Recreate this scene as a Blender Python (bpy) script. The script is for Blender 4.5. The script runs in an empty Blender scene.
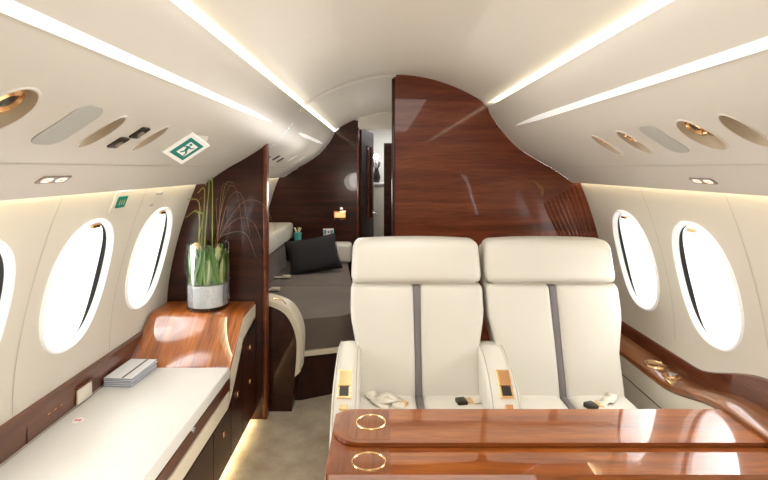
import bpy, bmesh, math, random
from mathutils import Vector, Matrix
from mathutils.geometry import delaunay_2d_cdt
random.seed(7)
sc = bpy.context.scene
col = sc.collection
PI = math.pi

# ------------------------------------------------------------------ materials
def mat(name, base=(.8,.8,.8), rough=.5, metal=0, coat=0, emit=None, es=0, trans=0, spec=.5, bump=None, var=None, sheen=0):
    m = bpy.data.materials.new(name); m.use_nodes = True
    nt = m.node_tree; b = nt.nodes['Principled BSDF']
    b.inputs['Base Color'].default_value = (*base, 1)
    b.inputs['Roughness'].default_value = rough
    b.inputs['Metallic'].default_value = metal
    b.inputs['Coat Weight'].default_value = coat
    b.inputs['Coat Roughness'].default_value = .04
    b.inputs['Specular IOR Level'].default_value = spec
    b.inputs['Transmission Weight'].default_value = trans
    b.inputs['Sheen Weight'].default_value = sheen
    if emit:
        b.inputs['Emission Color'].default_value = (*emit, 1)
        b.inputs['Emission Strength'].default_value = es
    tc = nt.nodes.new('ShaderNodeTexCoord')
    if bump:
        n = nt.nodes.new('ShaderNodeTexNoise'); n.inputs['Scale'].default_value = bump[0]; n.inputs['Detail'].default_value = 3
        bp = nt.nodes.new('ShaderNodeBump'); bp.inputs['Strength'].default_value = bump[1]; bp.inputs['Distance'].default_value = bump[2] if len(bump) > 2 else .01
        nt.links.new(tc.outputs['Object'], n.inputs['Vector']); nt.links.new(n.outputs['Fac'], bp.inputs['Height']); nt.links.new(bp.outputs['Normal'], b.inputs['Normal'])
    if var:
        n = nt.nodes.new('ShaderNodeTexNoise'); n.inputs['Scale'].default_value = var[0]; n.inputs['Detail'].default_value = 4
        r = nt.nodes.new('ShaderNodeValToRGB')
        r.color_ramp.elements[0].position = .3; r.color_ramp.elements[1].position = .7
        r.color_ramp.elements[0].color = (*var[1], 1); r.color_ramp.elements[1].color = (*var[2], 1)
        nt.links.new(tc.outputs['Object'], n.inputs['Vector']); nt.links.new(n.outputs['Fac'], r.inputs['Fac']); nt.links.new(r.outputs['Color'], b.inputs['Base Color'])
    return m

def wood(name, dark, mid, light, axis='X', scale=1.0, rough=.1, coat=1.0, wav=0.0, spec=.2, ior=1.5):
    m = bpy.data.materials.new(name); m.use_nodes = True
    nt = m.node_tree; b = nt.nodes['Principled BSDF']; L = nt.links
    tc = nt.nodes.new('ShaderNodeTexCoord'); mp = nt.nodes.new('ShaderNodeMapping')
    s = [11*scale]*3
    for ch in axis: s['XYZ'.index(ch)] = .9*scale
    mp.inputs['Scale'].default_value = s
    n = nt.nodes.new('ShaderNodeTexNoise'); n.inputs['Scale'].default_value = 1.6; n.inputs['Detail'].default_value = 7; n.inputs['Roughness'].default_value = .62; n.inputs['Distortion'].default_value = .5
    mp2 = nt.nodes.new('ShaderNodeMapping'); s2 = [90*scale]*3
    for ch in axis: s2['XYZ'.index(ch)] = 5*scale
    mp2.inputs['Scale'].default_value = s2
    n2 = nt.nodes.new('ShaderNodeTexNoise'); n2.inputs['Scale'].default_value = 2; n2.inputs['Detail'].default_value = 3
    r = nt.nodes.new('ShaderNodeValToRGB'); e = r.color_ramp.elements
    e[0].position = .30; e[0].color = (*dark, 1); e[1].position = .74; e[1].color = (*light, 1)
    q = e.new(.5); q.color = (*mid, 1)
    mx = nt.nodes.new('ShaderNodeMixRGB'); mx.blend_type = 'MULTIPLY'; mx.inputs['Fac'].default_value = .55
    r2 = nt.nodes.new('ShaderNodeValToRGB'); r2.color_ramp.elements[0].position = .3; r2.color_ramp.elements[0].color = (.45,.4,.38,1); r2.color_ramp.elements[1].position = .6; r2.color_ramp.elements[1].color = (1,1,1,1)
    L.new(tc.outputs['Object'], mp.inputs['Vector']); L.new(mp.outputs['Vector'], n.inputs['Vector']); L.new(n.outputs['Fac'], r.inputs['Fac'])
    L.new(tc.outputs['Object'], mp2.inputs['Vector']); L.new(mp2.outputs['Vector'], n2.inputs['Vector']); L.new(n2.outputs['Fac'], r2.inputs['Fac'])
    L.new(r.outputs['Color'], mx.inputs['Color1']); L.new(r2.outputs['Color'], mx.inputs['Color2']); L.new(mx.outputs['Color'], b.inputs['Base Color'])
    b.inputs['Roughness'].default_value = rough + .25
    b.inputs['Specular IOR Level'].default_value = spec
    b.inputs['Coat IOR'].default_value = ior
    b.inputs['Coat Weight'].default_value = coat; b.inputs['Coat Roughness'].default_value = rough*.4
    if wav:
        n3 = nt.nodes.new('ShaderNodeTexNoise'); n3.inputs['Scale'].default_value = 3.5; n3.inputs['Detail'].default_value = 1
        bp = nt.nodes.new('ShaderNodeBump'); bp.inputs['Strength'].default_value = 1; bp.inputs['Distance'].default_value = wav
        L.new(tc.outputs['Object'], n3.inputs['Vector']); L.new(n3.outputs['Fac'], bp.inputs['Height']); L.new(bp.outputs['Normal'], b.inputs['Coat Normal'])
    return m

M = {}
M['bin'] = mat('bin_plastic', (.56,.525,.47), .42, bump=(60,.05,.002))
M['wall'] = mat('wall_lining', (.64,.60,.52), .5, bump=(90,.06,.002))
M['ceiling'] = mat('ceiling_lining', (.68,.645,.58), .45)
M['leather'] = mat('cream_leather', (.655,.63,.555), .42, bump=(160,.12,.001), var=(3,(.64,.61,.535),(.67,.645,.575)))
M['leather2'] = mat('cream_leather_panel', (.72,.67,.56), .5, bump=(160,.1,.001))
M['stripe'] = mat('grey_stripe_leather', (.17,.15,.155), .5, bump=(200,.1,.001))
M['laminate'] = mat('white_laminate', (.66,.645,.61), .5, var=(2,(.65,.635,.595),(.675,.66,.625)))
M['creamtrim'] = mat('cream_trim', (.66,.59,.46), .4)
M['wood'] = wood('bulkhead_wood', (.070,.015,.005), (.145,.033,.011), (.21,.056,.018), 'X', wav=.0015, coat=.4)
M['woodtable'] = wood('table_wood', (.15,.034,.004), (.27,.068,.009), (.40,.122,.016), 'X', 1.3, rough=.04, wav=.0006, ior=1.7)
M['wooddark'] = wood('dark_wood', (.016,.004,.002), (.032,.008,.004), (.055,.014,.006), 'Y', rough=.12, coat=.35)
M['woodfar'] = wood('far_wood', (.016,.004,.002), (.038,.009,.004), (.068,.017,.007), 'X', wav=.0015, coat=.3)
M['woodrail'] = wood('rail_wood', (.065,.016,.006), (.125,.036,.014), (.20,.066,.024), 'Y', wav=.001)
M['woodledge'] = wood('ledge_wood', (.12,.034,.010), (.22,.075,.022), (.32,.12,.034), 'Y', wav=.001)
M['woodslant'] = wood('slant_wood', (.12,.027,.004), (.36,.095,.013), (.66,.23,.034), 'YZ', 1.8, rough=.04, ior=2.0)
M['wooddoor'] = wood('door_wood', (.012,.004,.003), (.022,.007,.004), (.04,.012,.007), 'Z', rough=.3, coat=.1)
M['inlay'] = wood('table_inlay', (.15,.045,.014), (.23,.07,.018), (.30,.105,.028), 'Y', 1.4, rough=.08, wav=.0006)
M['carpet'] = mat('carpet', (.40,.35,.28), .95, bump=(120,.8,.008), var=(11,(.34,.28,.20),(.50,.43,.33)))
M['gold'] = mat('rose_gold', (.80,.45,.22), .22, 1)
M['goldbright'] = mat('bright_gold', (.95,.66,.36), .18, 1)
M['steel'] = mat('steel', (.7,.7,.7), .2, 1)
M['black'] = mat('black_rubber', (.006,.006,.007), .6)
M['dark'] = mat('dark_plastic', (.02,.014,.010), .35)
M['white'] = mat('white_plastic', (.85,.84,.81), .3)
M['rimglow'] = mat('window_white', (.86,.86,.84), .25, emit=(1,1,1), es=.12)  # faint emission adds window glow to the rim
M['lining'] = mat('lining_glow', (.88,.88,.87), .3, emit=(1,1,1), es=.6)  # emission puts the overexposed daylight glow into the lining itself
M['grille'] = mat('speaker_grille', (.40,.39,.365), .7, bump=(600,.5,.002))
M['dish'] = mat('dish_shaded', (.27,.17,.09), .35)  # brown bowl, darkened to carry its depth shading
M['dishlit'] = mat('dish_lit_side', (.44,.36,.26), .4)  # paler tone puts the lit crescent into the recess wall
M['greyfab'] = mat('grey_fabric', (.11,.08,.062), .85, sheen=.2, bump=(260,.4,.003), var=(6,(.10,.073,.057),(.13,.097,.077)))
M['pillow'] = mat('black_fabric', (.006,.005,.007), .8, bump=(200,.3,.003), sheen=.03)
M['sand'] = mat('white_sand', (.55,.57,.60), .9, bump=(400,.8,.004), var=(160,(.62,.64,.67),(.85,.86,.88)))
M['green'] = mat('leaf_green', (.08,.2,.03), .45, var=(9,(.04,.13,.015),(.16,.32,.06)))
M['palegreen'] = mat('leaf_pale', (.42,.50,.22), .5)
M['grass'] = mat('grass_blade', (.22,.26,.04), .5)
M['drygrass'] = mat('dry_blade', (.22,.12,.06), .6)
M['bulb'] = mat('flower_bulb', (.60,.45,.22), .6)
M['signgreen'] = mat('sign_green', (.0,.19,.15), .4)
M['signwhite'] = mat('sign_white', (.85,.85,.83), .4)
M['seam'] = mat('seam_line', (.46,.42,.35), .7)  # darker tone of panel joints and the bin crease
M['lseam'] = mat('leather_seam', (.40,.35,.26), .7)
M['turq'] = mat('turquoise', (.07,.36,.36), .5)
M['yellow'] = mat('tissue', (.8,.75,.5), .8)
M['paper'] = mat('magazine_paper', (.72,.73,.74), .4)
M['paperblue'] = mat('magazine_edge', (.34,.38,.46), .6)
M['red'] = mat('red_print', (.62,.06,.12), .5)
M['redlit'] = mat('lit_red', (.7,.2,.1), .5, emit=(1,.32,.16), es=.9)
M['lit'] = mat('lit_icon', (.9,.8,.7), .5, emit=(1,.80,.64), es=.55)
M['signbody'] = mat('sign_body', (.25,.20,.16), .4)
M['strip'] = mat('light_strip_glow', (.95,.95,.95), .4, emit=(1,.98,.96), es=.16)
M['cove'] = mat('cove_glow', (1,1,1), .5, emit=(1,.92,.70), es=13.0)
M['covewall'] = mat('wall_wash_glow', (1,1,1), .5, emit=(1,.84,.50), es=9.0)
M['floorglow'] = mat('floor_glow', (1,1,1), .5, emit=(1,.78,.42), es=14.0)
M['lamp'] = mat('lamp_glow', (1,1,1), .5, emit=(.85,.92,1), es=30)
M['amber'] = mat('amber_glow', (1,.6,.3), .5, emit=(1,.45,.15), es=.6)

def glassmat(name, tint=(1,1,1), gl=.08):
    m = bpy.data.materials.new(name); m.use_nodes = True; nt = m.node_tree
    nt.nodes.remove(nt.nodes['Principled BSDF']); out = nt.nodes['Material Output']
    t = nt.nodes.new('ShaderNodeBsdfTransparent'); t.inputs['Color'].default_value = (*tint, 1)
    g = nt.nodes.new('ShaderNodeBsdfGlossy'); g.inputs['Roughness'].default_value = .03
    lw = nt.nodes.new('ShaderNodeLayerWeight'); lw.inputs['Blend'].default_value = .25
    mr = nt.nodes.new('ShaderNodeMath'); mr.operation = 'MULTIPLY_ADD'; mr.inputs[1].default_value = .6; mr.inputs[2].default_value = gl*.5
    mx = nt.nodes.new('ShaderNodeMixShader')
    nt.links.new(lw.outputs['Fresnel'], mr.inputs[0]); nt.links.new(mr.outputs[0], mx.inputs['Fac'])
    nt.links.new(t.outputs[0], mx.inputs[1]); nt.links.new(g.outputs[0], mx.inputs[2]); nt.links.new(mx.outputs[0], out.inputs['Surface'])
    return m
M['glass'] = glassmat('vase_glass', (.99,1,.995), .06)
M['pane'] = glassmat('window_glass', (1,1,1), .03)

# ------------------------------------------------------------------ object helpers
WL = {}   # world location of every object made
def tag(o, label=None, cat=None, group=None, kind=None):
    if label: o['label'] = label
    if cat: o['category'] = cat
    if group: o['group'] = group
    if kind: o['kind'] = kind
    return o
def thing(name, label, cat, loc=(0,0,0), group=None, kind=None):
    o = bpy.data.objects.new(name, None); o.empty_display_size = .05
    col.objects.link(o); o.location = loc; WL[o.name] = Vector(loc)
    return tag(o, label, cat, group, kind)
def obj(name, bm, material, parent=None, smooth=True, bevel=0, sub=0, solid=0, autoang=40):
    bmesh.ops.remove_doubles(bm, verts=bm.verts, dist=1e-6)
    bmesh.ops.recalc_face_normals(bm, faces=bm.faces)
    if parent is not None:
        off = WL[parent.name].copy(); loc = Vector((0,0,0))
    else:
        xs = [v.co.x for v in bm.verts]; ys = [v.co.y for v in bm.verts]; zs = [v.co.z for v in bm.verts]
        off = Vector(((min(xs)+max(xs))/2, (min(ys)+max(ys))/2, min(zs))); loc = off.copy()
    for v in bm.verts: v.co -= off
    for f in bm.faces: f.smooth = smooth
    me = bpy.data.meshes.new(name); bm.to_mesh(me); bm.free()
    if smooth: 
        try: me.set_sharp_from_angle(angle=math.radians(autoang))
        except Exception: pass
    me.materials.append(M[material])
    o = bpy.data.objects.new(name, me); col.objects.link(o); o.location = loc
    if parent is not None: o.parent = parent
    WL[o.name] = off
    if solid:
        md = o.modifiers.new('solid', 'SOLIDIFY'); md.thickness = solid; md.offset = 0
    if bevel:
        md = o.modifiers.new('bevel', 'BEVEL'); md.width = bevel; md.segments = 3; md.limit_method = 'ANGLE'; md.angle_limit = math.radians(40)
    if sub:
        md = o.modifiers.new('sub', 'SUBSURF'); md.levels = sub; md.render_levels = sub
    return o
def copy_tree(o, parent=None, delta=Vector((0,0,0))):
    c = o.copy(); col.objects.link(c); c.parent = parent
    if parent is None: c.location = o.location + delta
    WL[c.name] = WL[o.name] + delta
    for ch in list(o.children): copy_tree(ch, c, delta)
    return c
def struct(name, bm, m, **k): return tag(obj(name, bm, m, **k), kind='structure')
NB = bmesh.new
def box(bm, x0,x1,y0,y1,z0,z1, fn=None):
    vs = [bm.verts.new((x,y,z)) for x in (x0,x1) for y in (y0,y1) for z in (z0,z1)]
    if fn:
        for v in vs: v.co = fn(v.co)
    for f in ((0,1,3,2),(4,6,7,5),(0,4,5,1),(2,3,7,6),(0,2,6,4),(1,5,7,3)): bm.faces.new([vs[i] for i in f])
    return bm
def rbox(bm, x0,x1,y0,y1,z0,z1, r=.02, seg=4, fn=None, cuts=0):
    b = NB(); box(b, x0,x1,y0,y1,z0,z1)
    bmesh.ops.bevel(b, geom=b.edges[:]+b.verts[:], offset=r, segments=seg, profile=.5, affect='EDGES')
    if cuts:
        ls = [e for e in b.edges if e.calc_length() > .08]
        bmesh.ops.subdivide_edges(b, edges=ls, cuts=cuts, use_grid_fill=True)
    mp = {}
    for v in b.verts:
        mp[v] = bm.verts.new(fn(v.co.copy()) if fn else v.co)
    for f in b.faces: bm.faces.new([mp[v] for v in f.verts])
    b.free(); return bm
def prism(bm, pts, a0, a1, plane='XZ', fn=None):
    """extrude a polygon: plane XZ -> extruded along Y; YZ -> along X; XY -> along Z"""
    def P(p, a):
        v = {'XZ': Vector((p[0], a, p[1])), 'YZ': Vector((a, p[0], p[1])), 'XY': Vector((p[0], p[1], a))}[plane]
        return fn(v) if fn else v
    A = [bm.verts.new(P(p, a0)) for p in pts]; B = [bm.verts.new(P(p, a1)) for p in pts]
    n = len(pts)
    fa = bm.faces.new(A); fb = bm.faces.new(B[::-1])
    for i in range(n): bm.faces.new([A[i], B[i], B[(i+1)%n], A[(i+1)%n]])
    bmesh.ops.triangulate(bm, faces=[fa, fb], ngon_method='EAR_CLIP')
    return bm
def tube(bm, pts, r, seg=8, closed=False, flat=None, cap=True):
    pts = [Vector(p) for p in pts]; n = len(pts); rings = []
    up = Vector((0,0,1))
    for i, p in enumerate(pts):
        if closed: t = pts[(i+1)%n]-pts[i-1]
        else: t = pts[min(i+1,n-1)]-pts[max(i-1,0)]
        t.normalize()
        ref = flat if flat is not None else (up if abs(t.z) < .9 else Vector((1,0,0)))
        a = t.cross(ref).normalized(); b = a.cross(t)
        rr = r(i/(n-1)) if callable(r) else r
        ra, rb = rr if isinstance(rr, tuple) else (rr, rr)
        rings.append([bm.verts.new(p + a*ra*math.cos(2*PI*k/seg) + b*rb*math.sin(2*PI*k/seg)) for k in range(seg)])
    for i in range(n if closed else n-1):
        A = rings[i]; B = rings[(i+1)%n]
        for k in range(seg): bm.faces.new([A[k], A[(k+1)%seg], B[(k+1)%seg], B[k]])
    if not closed and cap: bm.faces.new(rings[0][::-1]); bm.faces.new(rings[-1])
    return bm
def lathe(bm, prof, c, seg=32):
    rings = []
    for r, z in prof:
        rings.append([bm.verts.new((c[0]+r*math.cos(2*PI*k/seg), c[1]+r*math.sin(2*PI*k/seg), c[2]+z)) for k in range(seg)])
    for A, B in zip(rings, rings[1:]):
        for k in range(seg): bm.faces.new([A[k], A[(k+1)%seg], B[(k+1)%seg], B[k]])
    return bm, rings
def catmull(pts, n=8):
    out = []; P = [Vector(p) for p in pts]; P = [2*P[0]-P[1]] + P + [2*P[-1]-P[-2]]
    for i in range(1, len(P)-2):
        for k in range(n):
            t = k/n; a,b,c,d = P[i-1],P[i],P[i+1],P[i+2]
            out.append(.5*((2*b)+(c-a)*t+(2*a-5*b+4*c-d)*t*t+(3*b-a-3*c+d)*t**3))
    out.append(P[-2]); return out

# ------------------------------------------------------------------ cabin cross-section
class Profile:
    def __init__(s, pts, side):
        s.p = [Vector((side*a[0], a[1])) for a in pts]; s.side = side
        s.s = [0]
        for a, b in zip(s.p, s.p[1:]): s.s.append(s.s[-1] + (b-a).length)
        s.L = s.s[-1]
    def seg(s, u):
        for i in range(len(s.p)-1):
            if u <= s.s[i+1] or i == len(s.p)-2: return i
    def at(s, u, y, off=0):
        u = max(0, min(s.L, u)); i = s.seg(u)
        t = (u-s.s[i])/max(1e-9, s.s[i+1]-s.s[i])
        q = s.p[i].lerp(s.p[i+1], t)
        # smooth tangent
        d0 = (s.p[min(i+1,len(s.p)-1)]-s.p[max(i-1,0)]).normalized(); d1 = (s.p[min(i+2,len(s.p)-1)]-s.p[i]).normalized()
        d = d0.lerp(d1, t).normalized()
        n = Vector((d.y, -d.x))*s.side            # towards the cabin for bin (s runs downwards & outwards)
        q = q + n*off
        return Vector((q.x, y, q.y))
    def u_of_z(s, z):
        for i in range(len(s.p)-1):
            a, b = s.p[i].y, s.p[i+1].y
            if (a-z)*(b-z) <= 0 and a != b: return s.s[i] + (s.s[i+1]-s.s[i])*(a-z)/(a-b)
WALLP = catmull([(.962,1.235),(.982,1.17),(1.030,1.045),(1.083,.87),(1.122,.68),(1.132,.50),(1.10,.28),(1.03,.08),(1.0,0)], 6)
BINP = [(.505,1.548),(.4985,1.562)] + catmull([(.492,1.560),(.508,1.517),(.565,1.437),(.64,1.355),(.735,1.290),(.825,1.240)], 8) + catmull([(.825,1.240),(.89,1.197),(.942,1.158)], 5)[1:] + [(.950,1.160),(.951,1.172),(.935,1.205)]
CEILP = [(x, 1.735-.66*x*x) for x in [i*.04 for i in range(0,13)]] + [(.50,1.583),(.53,1.586),(.56,1.575),(.575,1.54),(.57,1.49)]
YF, YB, YP, YA = -1.0, 2.57, 2.36, 4.28

def supere(a, b, n=2.5, N=48, c=(0,0), sx=1.0):
    o = []
    for k in range(N):
        t = 2*PI*k/N; ct, st = math.cos(t), math.sin(t)
        o.append((c[0]+b*math.copysign(abs(ct)**(2/n), ct), c[1]+a*math.copysign(abs(st)**(2/n), st)))
    return o   # (u, y)
def inside(p, poly):
    x, y = p; r = False; n = len(poly)
    for i in range(n):
        x0,y0 = poly[i]; x1,y1 = poly[i-1]
        if (y0 > y) != (y1 > y) and x < (x1-x0)*(y-y0)/(y1-y0)+x0: r = not r
    return r
def holed(pr, y0, y1, holes, dy=.08, du=.02, off=0):
    us = sorted(set([0, pr.L] + list(pr.s))); uu = [us[0]]
    for a in us[1:]:
        k = max(1, int((a-uu[-1])/.05)); b = uu[-1]
        for j in range(1, k+1): uu.append(b+(a-b)*j/k)
    ny = max(2, int((y1-y0)/dy)); pts = []
    for u in uu:
        for j in range(ny+1):
            y = y0+(y1-y0)*j/ny
            if any(inside((u,y), [((a-h[1][0])*1.06+h[1][0], (b-h[1][1])*1.06+h[1][1]) for a,b in h[0]]) for h in holes): continue
            pts.append(Vector((u,y)))
    edges = []
    for h in holes:
        b = len(pts); n = len(h[0])
        pts += [Vector(p) for p in h[0]]; edges += [(b+i, b+(i+1)%n) for i in range(n)]
    v, e, f, *_ = delaunay_2d_cdt(pts, edges, [], 0, 1e-5)
    bm = NB(); V = [bm.verts.new(pr.at(p.x, p.y, off)) for p in v]
    for t in f:
        c = ((v[t[0]].x+v[t[1]].x+v[t[2]].x)/3, (v[t[0]].y+v[t[1]].y+v[t[2]].y)/3)
        if any(inside(c, h[0]) for h in holes): continue
        try: bm.faces.new([V[i] for i in t])
        except ValueError: pass
    bmesh.ops.delete(bm, geom=[x for x in bm.verts if not x.link_faces], context='VERTS')
    return bm
def loft(bm, pr, rings):
    """rings: list of (list of (u,y), off)"""
    R = [[bm.verts.new(pr.at(u, y, off)) for u, y in c] for c, off in rings]
    for A, B in zip(R, R[1:]):
        n = len(A)
        for k in range(n): bm.faces.new([A[k], A[(k+1)%n], B[(k+1)%n], B[k]])
    return R
def sc_(poly, c, ka, kb=None):
    kb = ka if kb is None else kb
    return [((u-c[0])*ka+c[0], (y-c[1])*kb+c[1]) for u, y in poly]

PW = {s: Profile(WALLP, s) for s in (-1, 1)}
PB = {s: Profile(BINP, s) for s in (-1, 1)}

# ------------------------------------------------------------------ walls with windows
wins = {-1: [(.848, 1.13), (.848, 1.598), (.848, 2.085)], 1: [(.822, 1.255), (.814, 1.735), (.814, 2.215)]}
wn = 0
for side in (-1, 1):
    pr = PW[side]; holes = []
    for z, y in wins[side]:
        u = pr.u_of_z(z); holes.append((supere(.153, .213 if side < 0 else .222, 2.3, 56, (u, y)), (u, y)))
    end = YA if side < 0 else YB+.03
    struct('wall_left' if side < 0 else 'wall_right', holed(pr, YF, end, holes), 'wall')
    for (poly, c) in holes:
        wn += 1
        rim = NB()
        loft(rim, pr, [(sc_(poly,c,1.065,1.085),-.001),(sc_(poly,c,1.05,1.065),.007),(sc_(poly,c,1.02,1.025),.008),(sc_(poly,c,.985,.98),.001),(sc_(poly,c,.975,.965),-.012)])
        w = struct('window_%d' % wn, rim, 'rimglow')
        def lin(k, sh):
            out = []
            for u, y in poly:
                du, dy = u-c[0], y-c[1]
                g = max(0, dy/.153)**.6 if dy > 0 else 0
                out.append((c[0]+du*k, c[1]+dy*(k - sh*g)))
            return out
        g = NB(); loft(g, pr, [(sc_(poly,c,.985,.98),-.004),(sc_(poly,c,.97,.965),-.035),(lin(.895,.294),-.036)]); obj('window_gap', g, 'black', w)
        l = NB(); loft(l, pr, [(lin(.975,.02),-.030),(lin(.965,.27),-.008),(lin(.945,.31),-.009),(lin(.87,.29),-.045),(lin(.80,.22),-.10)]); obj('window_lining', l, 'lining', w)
        p = NB(); R = loft(p, pr, [(lin(.82,.22),-.099),(lin(.4,.11),-.1),(lin(.05,.0),-.1)]); p.faces.new(R[-1]); obj('pane', p, 'pane', w)
        # latch: gold pull of the blind
        lat = NB(); top = not (side < 0 and abs(y-1.598) < .01)
        uu = c[0] + (-.201 if pr.s[1] > 0 else .201)*(1 if top else -1)
        yy = c[1] + (.0 if top else -.03)
        q = [pr.at(uu+a, yy+b, -.004) for a, b in ((-.007,-.022),(-.007,.022),(.007,.022),(.007,-.022))]
        q2 = [pr.at(uu+a, yy+b, .006) for a, b in ((-.005,-.02),(-.005,.02),(.005,.02),(.005,-.02))]
        A = [lat.verts.new(v) for v in q]; B = [lat.verts.new(v) for v in q2]
        lat.faces.new(A); lat.faces.new(B)
        for k in range(4): lat.faces.new([A[k], A[(k+1)%4], B[(k+1)%4], B[k]])
        obj('window_latch', lat, 'gold', w)
# panel seams on the walls
def wall_strip(side, y, z0, z1, wdt=.0015, slant=0):
    pr = PW[side]; u0, u1 = pr.u_of_z(z1), pr.u_of_z(z0); b = NB(); prev = None
    for k in range(17):
        u = u0+(u1-u0)*k/16; yy = y+slant*(k/16)
        c = [b.verts.new(pr.at(u, yy-wdt, .0008)), b.verts.new(pr.at(u, yy+wdt, .0008))]
        if prev: b.faces.new([prev[0], prev[1], c[1], c[0]])
        prev = c
    return b
tn = 0
for side, y in ((-1,1.37),(-1,1.86),(1,1.49),(1,1.98)):
    tn += 1; struct('trim_%d' % tn, wall_strip(side, y, .52, 1.15), 'seam')

# ------------------------------------------------------------------ ceiling
def sheet(prof, y0, y1, ny=2, off=0):
    b = NB(); rows = []
    for j in range(ny+1):
        y = y0+(y1-y0)*j/ny; rows.append([b.verts.new((x, y, z+off)) for x, z in prof])
    for A, B in zip(rows, rows[1:]):
        for k in range(len(A)-1): b.faces.new([A[k], A[k+1], B[k+1], B[k]])
    return b
full = [(-x, z) for x, z in CEILP[::-1]] + CEILP[1:]
struct('ceiling', sheet(full, YF, YA+.02, 12), 'ceiling')
# arch rib where the aft cabin begins
rib = NB()
arc = [(x, z-.004) for x, z in full if -.53 <= x <= .02]
for k in range(len(arc)-1):
    (x0,z0),(x1,z1) = arc[k], arc[k+1]
    vs = [rib.verts.new(v) for v in ((x0,YB-.03,z0+.002),(x1,YB-.03,z1+.002),(x1,YB-.015,z1-.008),(x0,YB-.015,z0-.008),(x0,YB+.02,z0-.008),(x1,YB+.02,z1-.008),(x0,YB+.03,z0+.002),(x1,YB+.03,z1+.002))]
    rib.faces.new([vs[0],vs[1],vs[2],vs[3]]); rib.faces.new([vs[3],vs[2],vs[5],vs[4]]); rib.faces.new([vs[4],vs[5],vs[7],vs[6]])
struct('trim_5', rib, 'ceiling')

# ------------------------------------------------------------------ overhead bins
def uB(x):   # u along bin profile at abs x
    pr = PB[1]
    for i in range(2, len(pr.p)-1):
        a, b = pr.p[i].x, pr.p[i+1].x
        if a <= x <= b: return pr.s[i]+(pr.s[i+1]-pr.s[i])*(x-a)/(b-a)
def stadium(c, L, W, r, N=8):   # rounded rect, long in u
    out = []
    for (sx, sy, a0) in ((1,1,0),(-1,1,90),(-1,-1,180),(1,-1,270)):
        for k in range(N+1):
            a = math.radians(a0+90*k/N)
            out.append((c[0]+sx*(L/2-r)+r*math.cos(a), c[1]+sy*(W/2-r)+r*math.sin(a)))
    return out
BL = {}
def bin_unit(side, y0, y1, label, lights, strip_y):
    pr = PB[side]; holes = []
    for (x, y, L, W, kind) in lights:
        c = (uB(x), y); holes.append((supere(W/2, L/2, 2.0 if kind != 'g' else 5, 32, c), c))
    r = thing('overhead_bin', label, 'overhead bin', (side*.7, (y0+y1)/2, 1.15))
    obj('bin_panel', holed(pr, y0, y1, holes, dy=.1), 'bin', r)
    # crease line
    b = NB(); prev = None; u = uB(.823)
    for k in range(30):
        y = y0+(y1-y0)*k/29
        c = [b.verts.new(pr.at(u-.0012, y, .0009)), b.verts.new(pr.at(u+.0012, y, .0009))]
        if prev: b.faces.new([prev[0], prev[1], c[1], c[0]])
        prev = c
    obj('panel_seam', b, 'seam', r)
    # light strip, tapering to a point at its aft end
    b = NB(); prev = None; ua, ub = uB(.556), uB(.569)
    for k in range(41):
        t = k/40; y = strip_y[0]+(strip_y[1]-strip_y[0])*t
        w1 = min(1, (strip_y[1]-y)/.35)**.7 if strip_y[1] > y else 0
        w0 = min(1, max(0,(y-strip_y[0]))/.2)**.6 if strip_y[2] else 1
        w = max(.02, w1*w0)
        m = ub if not strip_y[2] else (ua+ub)/2; a = m-(m-ua)*w; d = m+(ub-m)*(w if strip_y[2] else 1)
        if not strip_y[2]: a, d = ua+(ub-ua)*(1-w)*.6, ub-(ub-ua)*(1-w)*.4
        c = [b.verts.new(pr.at(a, y, -.001)), b.verts.new(pr.at(a, y, .0022)), b.verts.new(pr.at(d, y, .0022)), b.verts.new(pr.at(d, y, -.001))]
        if prev:
            for q in range(3): b.faces.new([prev[q], prev[q+1], c[q+1], c[q]])
        prev = c
    obj('light_strip', b, 'strip', r)
    BL[(side, y0)] = r
    return holes
R_L = [(.70,1.66,.125,.060,'l'),(.70,1.48,.125,.066,'l'),(.70,1.17,.13,.095,'l'),(.70,1.03,.125,.062,'v')]
L_L = [(.70,1.29,.115,.050,'v'),(.70,1.067,.125,.056,'v'),(.69,.765,.135,.10,'l')]
bin_unit(1, YF, YB-.001, 'long cream overhead panel with light strip on the right side', R_L, (YF, 2.30, False))
bin_unit(-1, YF, 2.50, 'long cream overhead panel with light strip on the left, front cabin', L_L, (YF, 2.13, False))
bin_unit(-1, 2.5005, YA-.001, 'short cream overhead panel above the grey divan, behind wood partition', [], (2.80, 3.98, True))
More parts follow.
